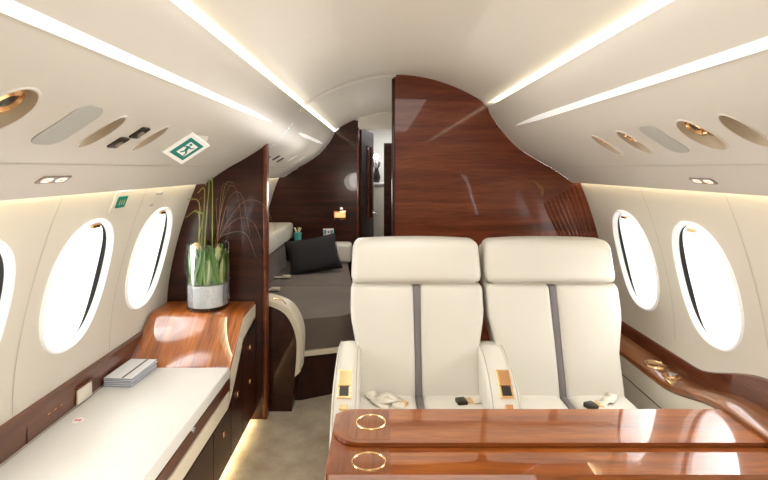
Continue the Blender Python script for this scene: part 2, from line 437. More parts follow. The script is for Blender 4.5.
# end cap of the aft bin/front bin joint is a dark seam (gap of 7 mm)
def dish(side, x, y, L, W, label, lamp, dm='dish'):
    pr = PB[side]; c = (uB(x), y); poly = supere(W/2, L/2, 2.0, 32, c)
    p = pr.at(c[0], c[1]); r = thing('reading_light' if lamp else 'air_vent', label, 'reading light' if lamp else 'air vent', p, None)
    b = NB(); R = loft(b, pr, [(sc_(poly,c,1.05,1.10),.0005),(sc_(poly,c,1.02,1.05),.003),(sc_(poly,c,.97,.95),.002)]); obj('rim', b, 'bin', r)
    sh = lambda p, d: [(u-d, y) for u, y in p]
    b = NB(); loft(b, pr, [(sc_(poly,c,.985,.97),.002),(sh(sc_(poly,c,.86,.86),.004),-.012),(sh(sc_(poly,c,.74,.74),.012),-.020)]); obj('dish_lit_side', b, 'dishlit', r)
    b = NB(); R = loft(b, pr, [(sh(sc_(poly,c,.75,.75),.012),-.0198),(sh(sc_(poly,c,.5,.5),.012),-.027),(sh(sc_(poly,c,.2,.2),.012),-.030)]); b.faces.new(R[-1]); obj('dish', b, dm, r)
    if lamp:
        b = NB(); cc = (c[0]-.022, c[1]); pl = supere(W*.26, W*.30, 2, 20, cc)
        R = loft(b, pr, [(sc_(pl,cc,1,1),-.034),(sc_(pl,cc,1,1),-.008),(sc_(pl,cc,.75,.75),-.004),(sc_(pl,cc,.6,.6),-.012)]); b.faces.new(R[-1]); l = obj('lamp_head', b, 'gold', r)
        b = NB(); pl2 = sc_(pl,cc,.55,.55); R = loft(b, pr, [(pl2,-.010),(sc_(pl2,cc,.6),-.006)]); b.faces.new(R[-1]); obj('lens', b, 'dark', l)
        b = NB(); cc = (c[0]+.004, c[1]+W*.18); pl = supere(W*.13, W*.15, 2, 16, cc)
        R = loft(b, pr, [(pl,-.03),(pl,-.010),(sc_(pl,cc,.5),-.008)]); b.faces.new(R[-1]); obj('swivel_ball', b, 'goldbright', r)
    return r
rl = ['small round reading light on right overhead panel, farthest from the camera', 'second reading light from the bulkhead on right overhead panel',
      'large oval reading light on right overhead panel, before the grille', 'empty oval recess at the near right end of the overhead panel']
for q, lb in zip(R_L, rl): dish(1, *q[:4], lb, q[4] == 'l')
ll = ['oval recess on left overhead panel between dark plugs and exit sign', 'oval recess on left overhead panel between grey grille and dark plugs', 'large oval reading light at the left edge of the overhead panel']
for q, lb in zip(L_L, ll): dish(-1, *q[:4], lb, q[4] == 'l')
def grille(side, x, y, label):
    pr = PB[side]; c = (uB(x), y); poly = stadium(c, .135, .085, .03)
    # slanted stadium as in the photo
    b = NB(); R = loft(b, pr, [(poly,-.001),(sc_(poly,c,.985),.0025),(sc_(poly,c,.5),.003),(sc_(poly,c,.05),.003)]); b.faces.new(R[-1])
    tag(obj('speaker_grille', b, 'grille'), label, 'speaker')
grille(1, .70, 1.325, 'grey rounded speaker grille on right overhead panel')
grille(-1, .695, .945, 'grey rounded speaker grille on left overhead panel')
# dark sockets between the left vents
for (du, dy, lb) in ((-.018,.012,'dark square socket on left overhead panel, the inboard one of a pair'), (.030,-.012,'dark square socket on left overhead panel, the outboard one of a pair')):
    pr = PB[-1]; c = (uB(.70)+du, 1.19+dy); poly = stadium(c, .044, .042, .006, 3)
    r = thing('socket', lb, 'socket', pr.at(*c), 'dark sockets on the left panel')
    b = NB(); R = loft(b, pr, [(poly,-.001),(poly,.004),(sc_(poly,c,.8),.005)]); b.faces.new(R[-1]); obj('socket_body', b, 'dark', r)
    b = NB(); p2 = supere(.009,.009,2,14,c); R = loft(b, pr, [(p2,.004),(p2,.008),(sc_(p2,c,.5),.008)]); b.faces.new(R[-1]); obj('socket_ring', b, 'signbody', r)
for (x, y, lb) in ((.735,2.74,'dark square socket on the aft overhead panel nearest the partition'),(.72,2.93,'dark square socket on the aft overhead panel, second from the partition'),(.735,3.12,'dark square socket on the aft overhead panel, third from the partition')):
    pr = PB[-1]; c = (uB(x), y); poly = stadium(c, .05, .045, .006, 3)
    b = NB(); R = loft(b, pr, [(poly,-.001),(poly,.004),(sc_(poly,c,.8),.005)]); b.faces.new(R[-1]); tag(obj('socket', b, 'dark'), lb, 'socket')
for (y, lb) in ((3.4,'pale oval fitting on the aft overhead panel, nearer the partition'),(3.75,'pale oval fitting on the aft overhead panel, nearer the far bulkhead')):
    pr = PB[-1]; c = (uB(.72), y); poly = supere(.03, .05, 2, 20, c)
    b = NB(); R = loft(b, pr, [(poly,-.001),(poly,.003),(sc_(poly,c,.8),.004)]); b.faces.new(R[-1]); tag(obj('air_vent', b, 'white'), lb, 'air vent')
# lit cabin signs
def lit_sign(side, x, y, label):
    pr = PB[side]; u = uB(x); r = thing('warning_sign', label, 'lit sign', pr.at(u, y))
    c = (u, y); poly = stadium(c, .028, .105, .004, 3)
    b = NB(); R = loft(b, pr, [(poly,-.001),(sc_(poly,c,.98),.003)]); b.faces.new(R[-1]); obj('sign_body', b, 'signbody', r)
    for k, d in enumerate((-.025, .025)):
        cc = (u, y+d); 
        # cigarette bar and belt buckle pictograms
        b = NB(); 
        pl = supere(.018, .0095, 3, 20, cc); R = loft(b, pr, [(pl,.003),(sc_(pl,cc,.95),.0038)]); b.faces.new(R[-1]); o = obj('pictogram', b, 'lit', r)
        b = NB()
        if k == 0: pts = [(u-.006,cc[1]-.012),(u-.003,cc[1]-.013),(u+.006,cc[1]+.012),(u+.003,cc[1]+.013)]
        else: pts = [(u-.004,cc[1]-.006),(u-.004,cc[1]+.006),(u+.004,cc[1]+.006),(u+.004,cc[1]-.006)]
        b.faces.new([b.verts.new(pr.at(a, d2, .0046)) for a, d2 in pts]); obj('pictogram_mark', b, 'redlit', o)
lit_sign(-1, .878, 1.17, 'small lit warning sign under the left overhead panel')
lit_sign(1, .893, 1.45, 'small lit warning sign under the right overhead panel')

# exit sign, tilted to face the cabin
def plate(bm, O, E1, E2, pts, h):
    n = E1.cross(E2).normalized()
    f = [bm.verts.new(O + E1*a + E2*b + n*h) for a, b in pts]; bm.faces.new(f)
c0 = PB[-1].at(uB(.745), 1.455, .004); c1 = PB[-1].at(uB(.655), 1.455, .004)
E1 = (c1-c0); nrm = (PB[-1].at(uB(.72),1.5,.05)-PB[-1].at(uB(.72),1.5,0)).normalized()
E2 = Vector((0,.088,0)) + nrm*.042
es = thing('exit_sign', 'white and green running man exit sign hanging from left overhead panel', 'exit sign', PB[-1].at(uB(.70), 1.50, 0))
N = E1.cross(E2).normalized()
if N.dot(Vector((0,-1,0))) < 0: N = -N
b = NB()
V = []
for h in (0, -.008):
    V.append([b.verts.new(c0 + E1*a + E2*q + N*h) for a, q in ((0,0),(1,0),(1,1),(0,1))])
b.faces.new(V[0]); b.faces.new(V[1])
for k in range(4): b.faces.new([V[0][k], V[0][(k+1)%4], V[1][(k+1)%4], V[1][k]])
obj('sign_plate', b, 'signwhite', es, smooth=False, bevel=.001)
b = NB()
W = [b.verts.new(c0+E1*a+E2*q+N*-.008) for a, q in ((.1,.15),(.9,.15),(.9,.95),(.1,.95))] + [b.verts.new(c0+E1*a+Vector((0,d,0))-nrm*.006) for a, d in ((.05,.02),(.95,.02),(.95,.16),(.05,.16))]
for f in ((0,1,5,4),(1,2,6,5),(2,3,7,6),(3,0,4,7),(0,1,2,3)): b.faces.new([W[i] for i in f])
obj('mounting_box', b, 'bin', es, smooth=False)
def dec(name, m, pts, h, par=es):
    b = NB(); b.faces.new([b.verts.new(c0+E1*a+E2*q+N*h) for a, q in pts]); return obj(name, b, m, par, smooth=False)
dec('green_frame', 'signgreen', [(.13,.15),(.87,.15),(.87,.85),(.13,.85)], .0006)
dec('doorway', 'signwhite', [(.26,.31),(.76,.31),(.76,.72),(.26,.72)], .0011)
def bar(b, p, q, w, h):
    p = Vector(p); q = Vector(q); d = (q-p).normalized(); n = Vector((-d.y, d.x*1.0))*w
    b.faces.new([b.verts.new(c0+E1*v.x+E2*v.y+N*h) for v in (p+n, q+n, q-n, p-n)])
b = NB()   # the running figure, head towards the inboard side
bar(b,(.62,.42),(.44,.52),.055,.0016); bar(b,(.46,.53),(.32,.42),.03,.0016); bar(b,(.46,.53),(.38,.64),.03,.0016); bar(b,(.38,.64),(.27,.66),.026,.0016)
bar(b,(.60,.42),(.54,.30),.022,.0016); bar(b,(.60,.44),(.58,.60),.022,.0016); bar(b,(.58,.60),(.66,.66),.02,.0016)
b.faces.new([b.verts.new(c0+E1*(.69+.045*math.cos(2*PI*k/12))+E2*(.42+.055*math.sin(2*PI*k/12))+N*.0016) for k in range(12)])
obj('running_figure', b, 'signgreen', es, smooth=False)

# small green sign and slots on the left wall
pr = PW[-1]; u = pr.u_of_z(1.115); r = thing('wall_sign', 'small green exit placard on the left wall above the windows', 'sign', pr.at(u,1.70))
c = (u,1.70)
b = NB(); pl = stadium(c,.085,.10,.006,3); R = loft(b, pr, [(pl,0),(sc_(pl,c,.98),.004)]); b.faces.new(R[-1]); obj('sign_base', b, 'wall', r)
b = NB(); cc=(u-.0,1.70); pl = stadium(cc,.044,.062,.004,3); R = loft(b, pr, [(pl,.004),(sc_(pl,cc,.98),.006)]); b.faces.new(R[-1]); g = obj('green_face', b, 'signgreen', r)
b = NB()
for d in (-.018,-.004,.010):   # tiny pale pictogram marks
    b.faces.new([b.verts.new(pr.at(u+a, 1.70+d+e, .0068)) for a, e in ((-.010,0),(-.010,.006),(.010,.009),(.010,.003))])
obj('pictogram', b, 'palegreen', g)
for (z, y, L, lb) in ((1.13,1.99,.05,'thin metal slot in the left wall above the second window'),(1.085,1.955,.02,'tiny metal stud below the thin slot on the left wall')):
    u = pr.u_of_z(z); c=(u,y); b = NB(); pl = stadium(c,.012,L,.004,3); R = loft(b, pr, [(pl,0),(sc_(pl,c,.9),.004)]); b.faces.new(R[-1])
    tag(obj('wall_vent', b, 'grille'), lb, 'vent')

# cove lights hidden behind the bin lips, and wall wash lights
for side in (-1, 1):
    end = YA-.03 if side < 0 else YB-.02
    b = NB(); box(b, min(side*.518,side*.532), max(side*.518,side*.532), YF+.02, end, 1.550, 1.556)
    tag(obj('cove_light', b, 'cove'), 'warm cove light tube along the %s edge of the ceiling' % ('left' if side < 0 else 'right'), 'light')
    b = NB(); box(b, min(side*.955,side*.965), max(side*.955,side*.965), YF+.02, (2.34 if side < 0 else end), 1.176, 1.182)
    tag(obj('wall_wash_light', b, 'covewall'), 'warm light tube above the %s windows' % ('left' if side < 0 else 'right'), 'light')
b = NB(); box(b, -.965, -.955, 2.42, YA-.03, 1.176, 1.182); tag(obj('wall_wash_light', b, 'covewall'), 'warm light tube above the divan in the aft cabin', 'light')

# ------------------------------------------------------------------ floor & ends
b = NB(); box(b, -1.1, 1.1, YF, 6.0, -.03, 0); struct('floor', b, 'carpet', smooth=False)
b = NB(); prism(b, [(-1.12,-.02),(1.12,-.02),(1.15,.5),(1.0,1.1),(.6,1.55),(.3,1.72),(-.3,1.72),(-.6,1.55),(-1.0,1.1),(-1.15,.5)], YF-.04, YF, 'XZ'); struct('wall_front', b, 'wall', smooth=False)

# right bulkhead
def outline_right(x0, inset=0):
    pts = [(x0, 0.0), (x0, 1.735-.66*x0*x0)]
    pts += [(x, z) for x, z in CEILP if x > .03 and x < .48]
    pts += [(p.x, p.y) for p in PB[1].p[2:-3] if p.y > 1.16]
    pts += [(p.x, p.y) for p in PW[1].p if p.y < 1.172]
    out = []
    for p in pts:
        if not out or (Vector(p)-Vector(out[-1])).length > 1e-4: out.append(p)
    return out
b = NB(); prism(b, outline_right(-.012), YB, YB+.045, 'XZ')
bk = thing('wall_bulkhead', None, None, (.5, YB, 0), kind='structure')
obj('bulkhead_panel', b, 'wood', bk, smooth=False)
b = NB(); rbox(b, -.022, -.006, YB-.006, YB+.05, 0, 1.715, .004, 2); obj('edge_trim', b, 'woodfar', bk)
# added ribs imitate curved reflections in the smooth outboard panel
for k in range(9):
    pts = []
    for i in range(15):
        z = .86+ (1.145-.012*k-.86)*i/14
        u = PW[1].u_of_z(z); q = PW[1].at(u, YB-.001, 0); pts.append((q.x-.03-.021*k-.012*math.sin(i/14*1.6)*k*.35, YB, z))
    b = NB(); tube(b, pts, lambda t: (.0075, .007), 8, flat=Vector((0,1,0))); obj('reflection_rib', b, 'wood', bk)
# finger pull and latch
b = NB(); pts = [(.765+.02*math.sin(t*PI), YB-.002, 1.17-.085*t) for t in [i/10 for i in range(11)]]
tube(b, [(p[0]-.03+.045*i/10, p[1], p[2]) for i, p in enumerate(pts)], lambda t: (.003+.010*math.sin(PI*t), .004), 8, flat=Vector((0,1,0))); obj('finger_pull', b, 'woodledge', bk)

# left partition
def outline_left(xi):
    pts = [(xi, 0), (xi, None)]
    p = [(q.x, q.y) for q in PB[-1].p[2:-3] if q.x <= xi]
    # z on bin at xi
    B = PB[-1].p
    for i in range(1, len(B)-1):
        if B[i].x >= xi >= B[i+1].x:
            t = (B[i].x-xi)/(B[i].x-B[i+1].x); pts[1] = (xi, B[i].y+(B[i+1].y-B[i].y)*t)
    pts += p + [(q.x, q.y) for q in PW[-1].p if q.y < 1.172]
    return pts
pt = thing('wall_partition', None, None, (-.85, YP, 0), kind='structure')
b = NB(); prism(b, outline_left(-.652), YP, YP+.035, 'XZ'); obj('partition_panel', b, 'woodfar', pt, smooth=False)
b = NB(); rbox(b, -.660, -.640, YP-.008, YP+.045, 0, 1.415, .005, 3); obj('edge_trim', b, 'wood', pt)

# aft bulkhead with doorway
ol = []
P_ = [(-.285,0),(-.285,1.66)] + [(-x, z) for x, z in CEILP if .285 < x < .48] + [(q.x,q.y) for q in PB[-1].p[2:-3]] + [(q.x,q.y) for q in PW[-1].p if q.y < 1.172]
b = NB(); prism(b, P_, YA, YA+.04, 'XZ')
ab = thing('wall_aft', None, None, (-.7, YA, 0), kind='structure')
obj('bulkhead_panel', b, 'woodfar', ab, smooth=False)
b = NB(); rbox(b, -.296, -.276, YA-.01, YA+.05, 0, 1.60, .004, 2); obj('edge_trim', b, 'wood', ab)
b = NB(); prism(b, [(-.275,1.585)]+[(x,1.735-.66*x*x) for x in (-.275,-.15,0,.15,.3,.42)]+[(.42,1.585)], YA, YA+.04, 'XZ'); obj('header_panel', b, 'ceiling', ab, smooth=False)
b = NB(); prism(b, [(.12,0),(.12,1.6),(.5,1.6),(.8,1.2),(1.05,.9),(1.1,.3),(1.0,0)], YA, YA+.04, 'XZ'); obj('right_panel', b, 'woodfar', ab, smooth=False)
# side wall closing the right of the aft room (seen only from the side)
b = NB(); box(b, .62, .66, YB+.05, YA-.005, 0, 1.46); struct('wall_aft_right', b, 'woodfar', smooth=False)
# rooms beyond the doorway
b = NB(); box(b, -.5, .9, 5.85, 5.9, 0, 1.75); struct('wall_back', b, 'ceiling', smooth=False)
b = NB(); box(b, -.5, -.46, YA+.05, 5.85, 0, 1.75); struct('wall_back_left', b, 'ceiling', smooth=False)
b = NB(); box(b, .9, .94, YA+.05, 5.85, 0, 1.75); struct('wall_back_right', b, 'ceiling', smooth=False)
b = NB(); box(b, -.5, .94, YA+.045, 5.85, 1.74, 1.76); struct('ceiling_back', b, 'ceiling', smooth=False)
# open door leaf
A = Vector((-.272, YA+.06)); Bv = Vector((-.175, 4.98)); d = (Bv-A); nn = Vector((-d.y, d.x)).normalized()*.018
def leaf(t, w, z): p = A+d*t+nn*w; return Vector((p.x, p.y, z))
dr = thing('door_1', None, None, (A.x, A.y, 0), kind='structure')
b = NB(); V = [[b.verts.new(leaf(t, w, z)) for z in (.01,1.60)] for t, w in ((0,-1),(1,-1),(1,1),(0,1))]
for k in range(4): b.faces.new([V[k][0], V[(k+1)%4][0], V[(k+1)%4][1], V[k][1]])
b.faces.new([v[0] for v in V]); b.faces.new([v[1] for v in V]); obj('door_leaf', b, 'wooddoor', dr, smooth=False)
b = NB()
for t in (.42,.72): tube(b, [leaf(t,-1.4,.75), leaf(t,-1.4,1.45)], .012, 8)
obj('highlight_moulding', b, 'woodrail', dr)  # paler wood puts thin vertical highlights into the moulding colour
b = NB(); tube(b, [leaf(.9,-1,.78), leaf(.9,-3.2,.78), leaf(.78,-3.4,.78)], .012, 8); obj('door_handle', b, 'steel', dr)
# things in the room beyond
b = NB(); box(b, -.05, .30, 5.0, 5.03, 0, 1.50); tag(obj('wood_panel', b, 'woodfar', smooth=False), 'narrow dark wood panel beyond the doorway beside the bulkhead', 'wood panel')
r = thing('cabinet', 'cream cabinet standing beyond the open doorway', 'cabinet', (-.06,5.4,0))
b = NB(); rbox(b, -.17, .03, 5.25, 5.55, 0, 1.045, .01, 2); obj('cabinet_body', b, 'leather2', r)
b = NB(); rbox(b, -.18, .035, 5.24, 5.56, 1.047, 1.075, .006, 2); obj('cabinet_top', b, 'laminate', r)
r = thing('wall_lamp', 'bright round wall lamp shining in the room beyond the doorway', 'lamp', (-.12,5.5,1.27))
b = NB(); lathe(b, [(.001,-.03),(.02,-.026),(.032,0),(.02,.026),(.001,.03)], (-.135,5.5,1.37), 16); obj('bulb', b, 'lamp', r)
b = NB(); tube(b, [(-.135,5.5,1.30),(-.13,5.6,1.26),(-.13,5.84,1.25)], .012, 8); obj('arm', b, 'steel', r)
r = thing('vase', 'dark vase with twigs on the cream cabinet beyond the doorway', 'vase', (-.13,5.4,1.0755))
b = NB(); lathe(b, [(.001,.001),(.03,.002),(.045,.06),(.03,.12),(.02,.15),(.024,.16)], (-.13,5.4,1.0755), 16); obj('vase_body', b, 'dark', r)
b = NB()
for k in range(7): a = k*.9; tube(b, [(-.13,5.4,1.21), (-.13+.03*math.cos(a),5.4+.03*math.sin(a),1.26),(-.13+.04*math.cos(a),5.4+.04*math.sin(a),1.31)], .006, 5)
obj('twigs', b, 'dark', r)
# fittings on the aft bulkhead
r = thing('outlet_plate', 'white double outlet plate low on the far wood bulkhead', 'outlet', (-.54,YA,.64))
b = NB(); rbox(b, -.595,-.50,YA-.012,YA-.001,.64,.70,.004,2); obj('plate', b, 'white', r)
b = NB(); box(b, -.590,-.565,YA-.014,YA-.0125,.652,.688); obj('outlet_face', b, 'turq', r)
b = NB(); box(b, -.530,-.505,YA-.014,YA-.0125,.652,.688); obj('outlet_face', b, 'turq', r)
b = NB(); lathe(b, [(.001,0),(.011,0),(.011,.003)], (0,0,0), 14); 
for v in b.verts: v.co = Vector((-.547+v.co.x, YA-.0125-v.co.z, .67+v.co.y))
obj('red_mark', b, 'red', r)
r = thing('gold_box', 'gold box with imitated reflection glow on the far bulkhead near the doorway', 'control box', (-.42,YA,.78))
b = NB(); rbox(b, -.50,-.385,YA-.03,YA-.001,.78,.86,.006,2); obj('box_body', b, 'gold', r)
b = NB(); box(b, -.49,-.395,YA-.034,YA-.031,.80,.845); obj('glow_face', b, 'amber', r)
b = NB(); lathe(b, [(.001,-.016),(.012,-.01),(.016,0),(.012,.01),(.001,.016)], (-.43,YA-.03,.878), 14); obj('reflection_glow', b, 'strip', r)  # glowing part stands in for a reflection on the bulkhead

# ------------------------------------------------------------------ left console with white top
CX = -.70
cn = thing('console', 'dark wood console with cream band along the left wall', 'console', (-.9,1.6,0))
Yn = .75
b = NB(); prism(b, [(Yn,.03),(2.355,.03),(2.355,.555),(2.165,.55),(1.985,.40),(1.985,.325),(Yn,.325)], CX-.005, -1.10, 'YZ'); obj('carcass', b, 'wooddark', cn, smooth=False)
# cream band along face
b = NB(); prism(b, [(Yn,.265),(1.93,.265),(1.975,.29),(2.15,.47),(2.355,.507),(2.355,.567),(2.15,.562),(1.975,.405),(1.96,.325),(Yn,.325)], CX-.004, CX+.004, 'YZ'); obj('cream_band', b, 'creamtrim', cn, smooth=False)
# upper wood with slanted front
b = NB(); prism(b, [(1.965,.405),(1.97,.421),(2.145,.566),(2.165,.578),(2.19,.582),(2.356,.582),(2.356,.562),(2.19,.562),(2.16,.550),(1.985,.395)], CX+.002, -1.122, 'YZ'); obj('slanted_top', b, 'woodslant', cn, bevel=.003)
b = NB(); box(b, CX-.03, CX+.001, Yn, 1.965, .33, .372); obj('drawer_rail', b, 'woodrail', cn, smooth=False)
fy = [Yn, 1.20, 1.76, 1.965, 2.13, 2.352]
for k in range(5):
    y0, y1 = fy[k]+.003, fy[k+1]-.003
    z1 = .258 if k < 3 else (.30 if k == 3 else .46)
    b = NB()
    if k < 3: prism(b, [(y0,.05),(y1,.05),(y1,z1),(y0,z1)], CX-.004, CX+.006, 'YZ')
    elif k == 3: prism(b, [(y0,.05),(y1,.05),(y1,.44),(y0,.275)], CX-.004, CX+.006, 'YZ')
    else: prism(b, [(y0,.05),(y1,.05),(y1,.492),(y0,.455)], CX-.004, CX+.006, 'YZ')
    dd = obj('drawer', b, 'wooddark', cn, smooth=False)
    for zz in ((.20,) if k < 3 else ((.27,) if k == 3 else (.40,.24))):
        b = NB(); yc = (y0+y1)/2 + (.0 if k != 2 else -.0); rbox(b, CX+.006, CX+.012, yc-.009, yc+.009, zz-.012, zz+.012, .0025, 2); obj('knob', b, 'gold', dd)
b = NB(); box(b, CX-.03, CX-.008, Yn, 2.35, .024, .0295); obj('floor_light', b, 'floorglow', cn, smooth=False)
# white top
b = NB(); rbox(b, -1.118, CX+.002, Yn, 1.962, .376, .42, .006, 3)
wt = tag(obj('white_worktop', b, 'laminate'), 'long white worktop lying on the left console', 'worktop')
b = NB(); rbox(b, 0,.012,0,.02,0,.008,.002,2)
for v in b.verts: v.co += Vector((CX+.0, 1.56, .372))
obj('worktop_latch', b, 'steel', wt)
# rail against the wall
rl_ = thing('side_rail', 'dark wood rail along the left wall behind the white worktop', 'rail', (-1.125,1.5,.42))
b = NB(); prism(b, [(-1.150,.425),(-1.121,.422),(-1.114,.50),(-1.113,.517),(-1.122,.520),(-1.150,.520)], Yn, 2.10, 'XZ'); obj('rail_board', b, 'woodrail', rl_, bevel=.002)
b = NB(); box(b, -1.1185,-1.1165,1.406,1.409,.425,.508,); obj('joint_line', b, 'black', rl_)
b = NB()
for k in range(3): box(b, -1.1165,-1.1145,1.49+.028*k,1.503+.028*k,.465,.469)
obj('indicator_mark', b, 'gold', rl_)
r = thing('outlet_plate', 'cream outlet plate with hooded lid in the left rail', 'outlet', (-1.11,1.68,.425))
b = NB(); rbox(b, -1.116,-1.108,1.63,1.71,.426,.478,.003,2); obj('plate', b, 'leather2', r)
b = NB(); rbox(b, -1.116,-1.104,1.625,1.715,.480,.486,.003,2); obj('lid', b, 'woodrail', r)
b = NB(); lathe(b, [(.001,0),(.017,0),(.017,.0008),(.001,.0009)], (-1.055,1.545,.4205), 20)
r = tag(obj('sticker', b, 'signwhite'), 'round white paper sticker with red print on the white worktop', 'sticker')
b = NB(); 
for dx in (-.007,0.001,.008): rbox(b, -1.055+dx-.003, -1.055+dx+.002, 1.538, 1.552, .4215,.4219, .0001,1)
obj('red_print', b, 'red', r)

# magazines
mg = None
for k in range(5):
    z = .4205+k*.0068; rot = Matrix.Rotation(math.radians(random.uniform(-2,2)-3), 4, 'Z')
    r = thing('magazine', ['bottom magazine of the small stack on the white worktop','second magazine from the bottom of the worktop stack','middle magazine of the worktop stack','magazine just under the top one of the worktop stack','top magazine of the stack with a dark spine line on its white cover'][k], 'magazine', (-1.052,1.87,z), 'magazines on the white worktop')
    b = NB(); box(b, -.053,.053,-.088,.088,0,.0055)
    for v in b.verts: v.co = rot @ v.co + Vector((-1.052,1.87,z))
    obj('pages', b, 'paperblue', r, smooth=False)
    b = NB(); box(b, -.054,.054,-.09,.09,.0055,.0064)
    for v in b.verts: v.co = rot @ v.co + Vector((-1.052,1.87,z))
    cv = obj('cover', b, 'paper', r, smooth=False)
    if k == 4:
        b = NB(); box(b, .012,.020,-.088,.088,.0064,.0067)
        for v in b.verts: v.co = rot @ v.co + Vector((-1.052,1.87,z))
        obj('spine_line', b, 'dark', cv, smooth=False)

# plant in a glass cylinder
VC = Vector((-.893, 2.257, .5835))
vr = .096; vh = .30
r = thing('glass_vase', 'clear glass cylinder vase on the slanted wood top', 'vase', VC)
b = NB(); B_, rings = lathe(b, [(.001,0),(vr-.004,0),(vr,.006),(vr,vh),(vr-.003,vh+.002),(vr-.006,vh),(vr-.006,.014),(.001,.012)], VC, 40); obj('vase_wall', b, 'glass', r)
b = NB(); lathe(b, [(.001,.014),(vr-.008,.014),(vr-.007,.10),(vr-.010,.112),(.001,.116)], VC, 36)
tag(obj('sand_filling', b, 'sand'), 'pale grey sand filling the bottom of the glass vase', 'sand', kind='stuff')
pl = thing('vase_plant', 'green striped leaves and long arching grass blades in the vase', 'plant', VC+Vector((0,0,.11)))
def ribbon(pts, w, m, name='leaf', tw=0, par=pl):
    b = NB(); P = catmull(pts, 5); n = len(P); prev = None
    for i, p in enumerate(P):
        t = i/(n-1); d = (P[min(i+1,n-1)]-P[max(i-1,0)]).normalized()
        s = d.cross(Vector((math.cos(tw), math.sin(tw), .2))).normalized()*w*(math.sin(PI*min(1,.12+t*.88))**.7+.02)
        nn = s.cross(d).normalized()*w*.25
        c = [b.verts.new(p-s+nn), b.verts.new(p), b.verts.new(p+s+nn)]
        if prev: b.faces.new([prev[0],prev[1],c[1],c[0]]); b.faces.new([prev[1],prev[2],c[2],c[1]])
        prev = c
    return obj(name, b, m, par)
random.seed(11)
for k in range(95):
    a = random.uniform(0, 2*PI); a2 = a+random.uniform(-1.4,1.4); rr = random.uniform(.02,.083); z0 = random.uniform(.118,.14); z1 = random.uniform(.19,.30)
    p0 = VC+Vector((rr*math.cos(a+2.2), rr*math.sin(a+2.2), z0)); p2 = VC+Vector((random.uniform(.05,.086)*math.cos(a2), random.uniform(.05,.086)*math.sin(a2), z1))
    p1 = (p0+p2)/2 + Vector((.03*math.cos(a),.03*math.sin(a),.02))
    q = p1-VC; h = math.hypot(q.x,q.y)
    if h > .084: q.x *= .084/h; q.y *= .084/h; p1 = VC+q
    ribbon([p0,p1,p2], random.uniform(.010,.020), 'palegreen' if k % 3 == 0 else 'green', 'leaf', random.uniform(0,3))
for k in range(26):   # leaves pressed against the glass
    a = 2*PI*k/26+random.uniform(-.1,.1); da = random.uniform(-.7,.7); z1 = random.uniform(.22,.30)
    ribbon([VC+Vector((.083*math.cos(a+da*t), .083*math.sin(a+da*t), .118+(z1-.118)*t)) for t in (0,.35,.7,1)], random.uniform(.012,.018), 'palegreen' if k % 4 == 0 else 'green', 'leaf', a)
for k in range(15):   # arching blades
    ang = [2.9,2.4,3.3,2.0,.1,-.2,.4,-.35,.0,2.7,-.1,.25,-.6,3.6,1.2][k]; sp = [.10,.07,.06,.03,.16,.22,.13,.20,.05,.12,.10,.27,.17,.05,.04][k]; hh = [.50,.56,.44,.60,.52,.42,.58,.36,.50,.46,.57,.50,.55,.52,.62][k]*.97
    ca, sa = math.cos(ang), math.sin(ang)*.25
    b0 = VC+Vector((.03*ca,.03*sa,.12)); p1 = VC+Vector((.045*ca,.04*sa,.30)); p2 = VC+Vector((sp*.55*ca+.01,sp*.5*sa,hh)); p3 = VC+Vector((sp*ca,sp*sa-.01,hh*.98 if k % 2 else hh+.02)); 
    pts = [b0,p1,p2,p3]
    if k in (4,5,7,11,12): pts.append(VC+Vector((sp*1.25*ca,sp*sa-.01,hh*.66)))
    for q in pts:
        lim = YP-.012
        if q.y > lim: q.y = lim
        # keep below bin
        ax = abs(q.x)
        if .50 < ax < .95: q.z = min(q.z, 1.33-.62*(ax-.62))
        if ax > 1.0: q.z = min(q.z, 1.0)
    P = catmull(pts, 6); b = NB(); w0 = .0036 if k in (0,1,2,3,9,14) else .0013
    tube(b, P, lambda t, w0=w0: w0*(1-.6*t), 5); obj('grass_blade', b, 'grass' if k in (0,1,2,3,6,9,14) else 'drygrass', pl)
b = NB(); lathe(b, [(.001,0),(.018,.008),(.022,.025),(.014,.042),(.001,.048)], VC+Vector((-.035,-.055,.262)), 14); obj('bulb', b, 'bulb', pl)
b = NB(); lathe(b, [(.001,0),(.012,.006),(.014,.02),(.001,.035)], VC+Vector((.078-.02,-.035,.255)), 12); obj('bulb', b, 'bulb', pl)

# ------------------------------------------------------------------ right ledge
def zr(y):   # ledge height along the cabin
    t = min(1, max(0, (1.86-y)/.36)); t = t*t*(3-2*t); return .42+.068*t
def rh(y): return .048+.055*min(1, max(0, (1.80-y)/.45))
def xin(y):
    t = min(1, max(0, (1.86-y)/.25)); t = t*t*(3-2*t); return .998-.0*t
lg = thing('side_ledge', 'wood armrest ledge along the right wall below the windows', 'ledge', (1.06,1.7,.40))
ys = [Yn+ (2.56-Yn)*i/60 for i in range(61)]
def ysweep(sec, m, name, par=lg):
    b = NB(); prev = None
    for y in ys:
        c = [b.verts.new((x, y, z)) for x, z in sec(y)]
        if prev:
            n = len(c)
            for k in range(n): b.faces.new([prev[k], prev[(k+1)%n], c[(k+1)%n], c[k]])
        else: b.faces.new(c)
        prev = c
    b.faces.new(prev[::-1]); return obj(name, b, m, par)
ysweep(lambda y: [(xin(y)+.0,zr(y)-.028),(xin(y)-.006,zr(y)-.020),(xin(y)-.004,zr(y)-.005),(xin(y)+.004,zr(y)),(1.108,zr(y)),(1.108,zr(y)-.028)], 'woodledge', 'ledge_top')
ysweep(lambda y: [(1.109,zr(y)-.03),(1.106,zr(y)+.004),(1.120,zr(y)+rh(y)-.004),(1.126,zr(y)+rh(y)),(1.15,zr(y)+rh(y)),(1.15,zr(y)-.03)], 'woodrail', 'back_rail')
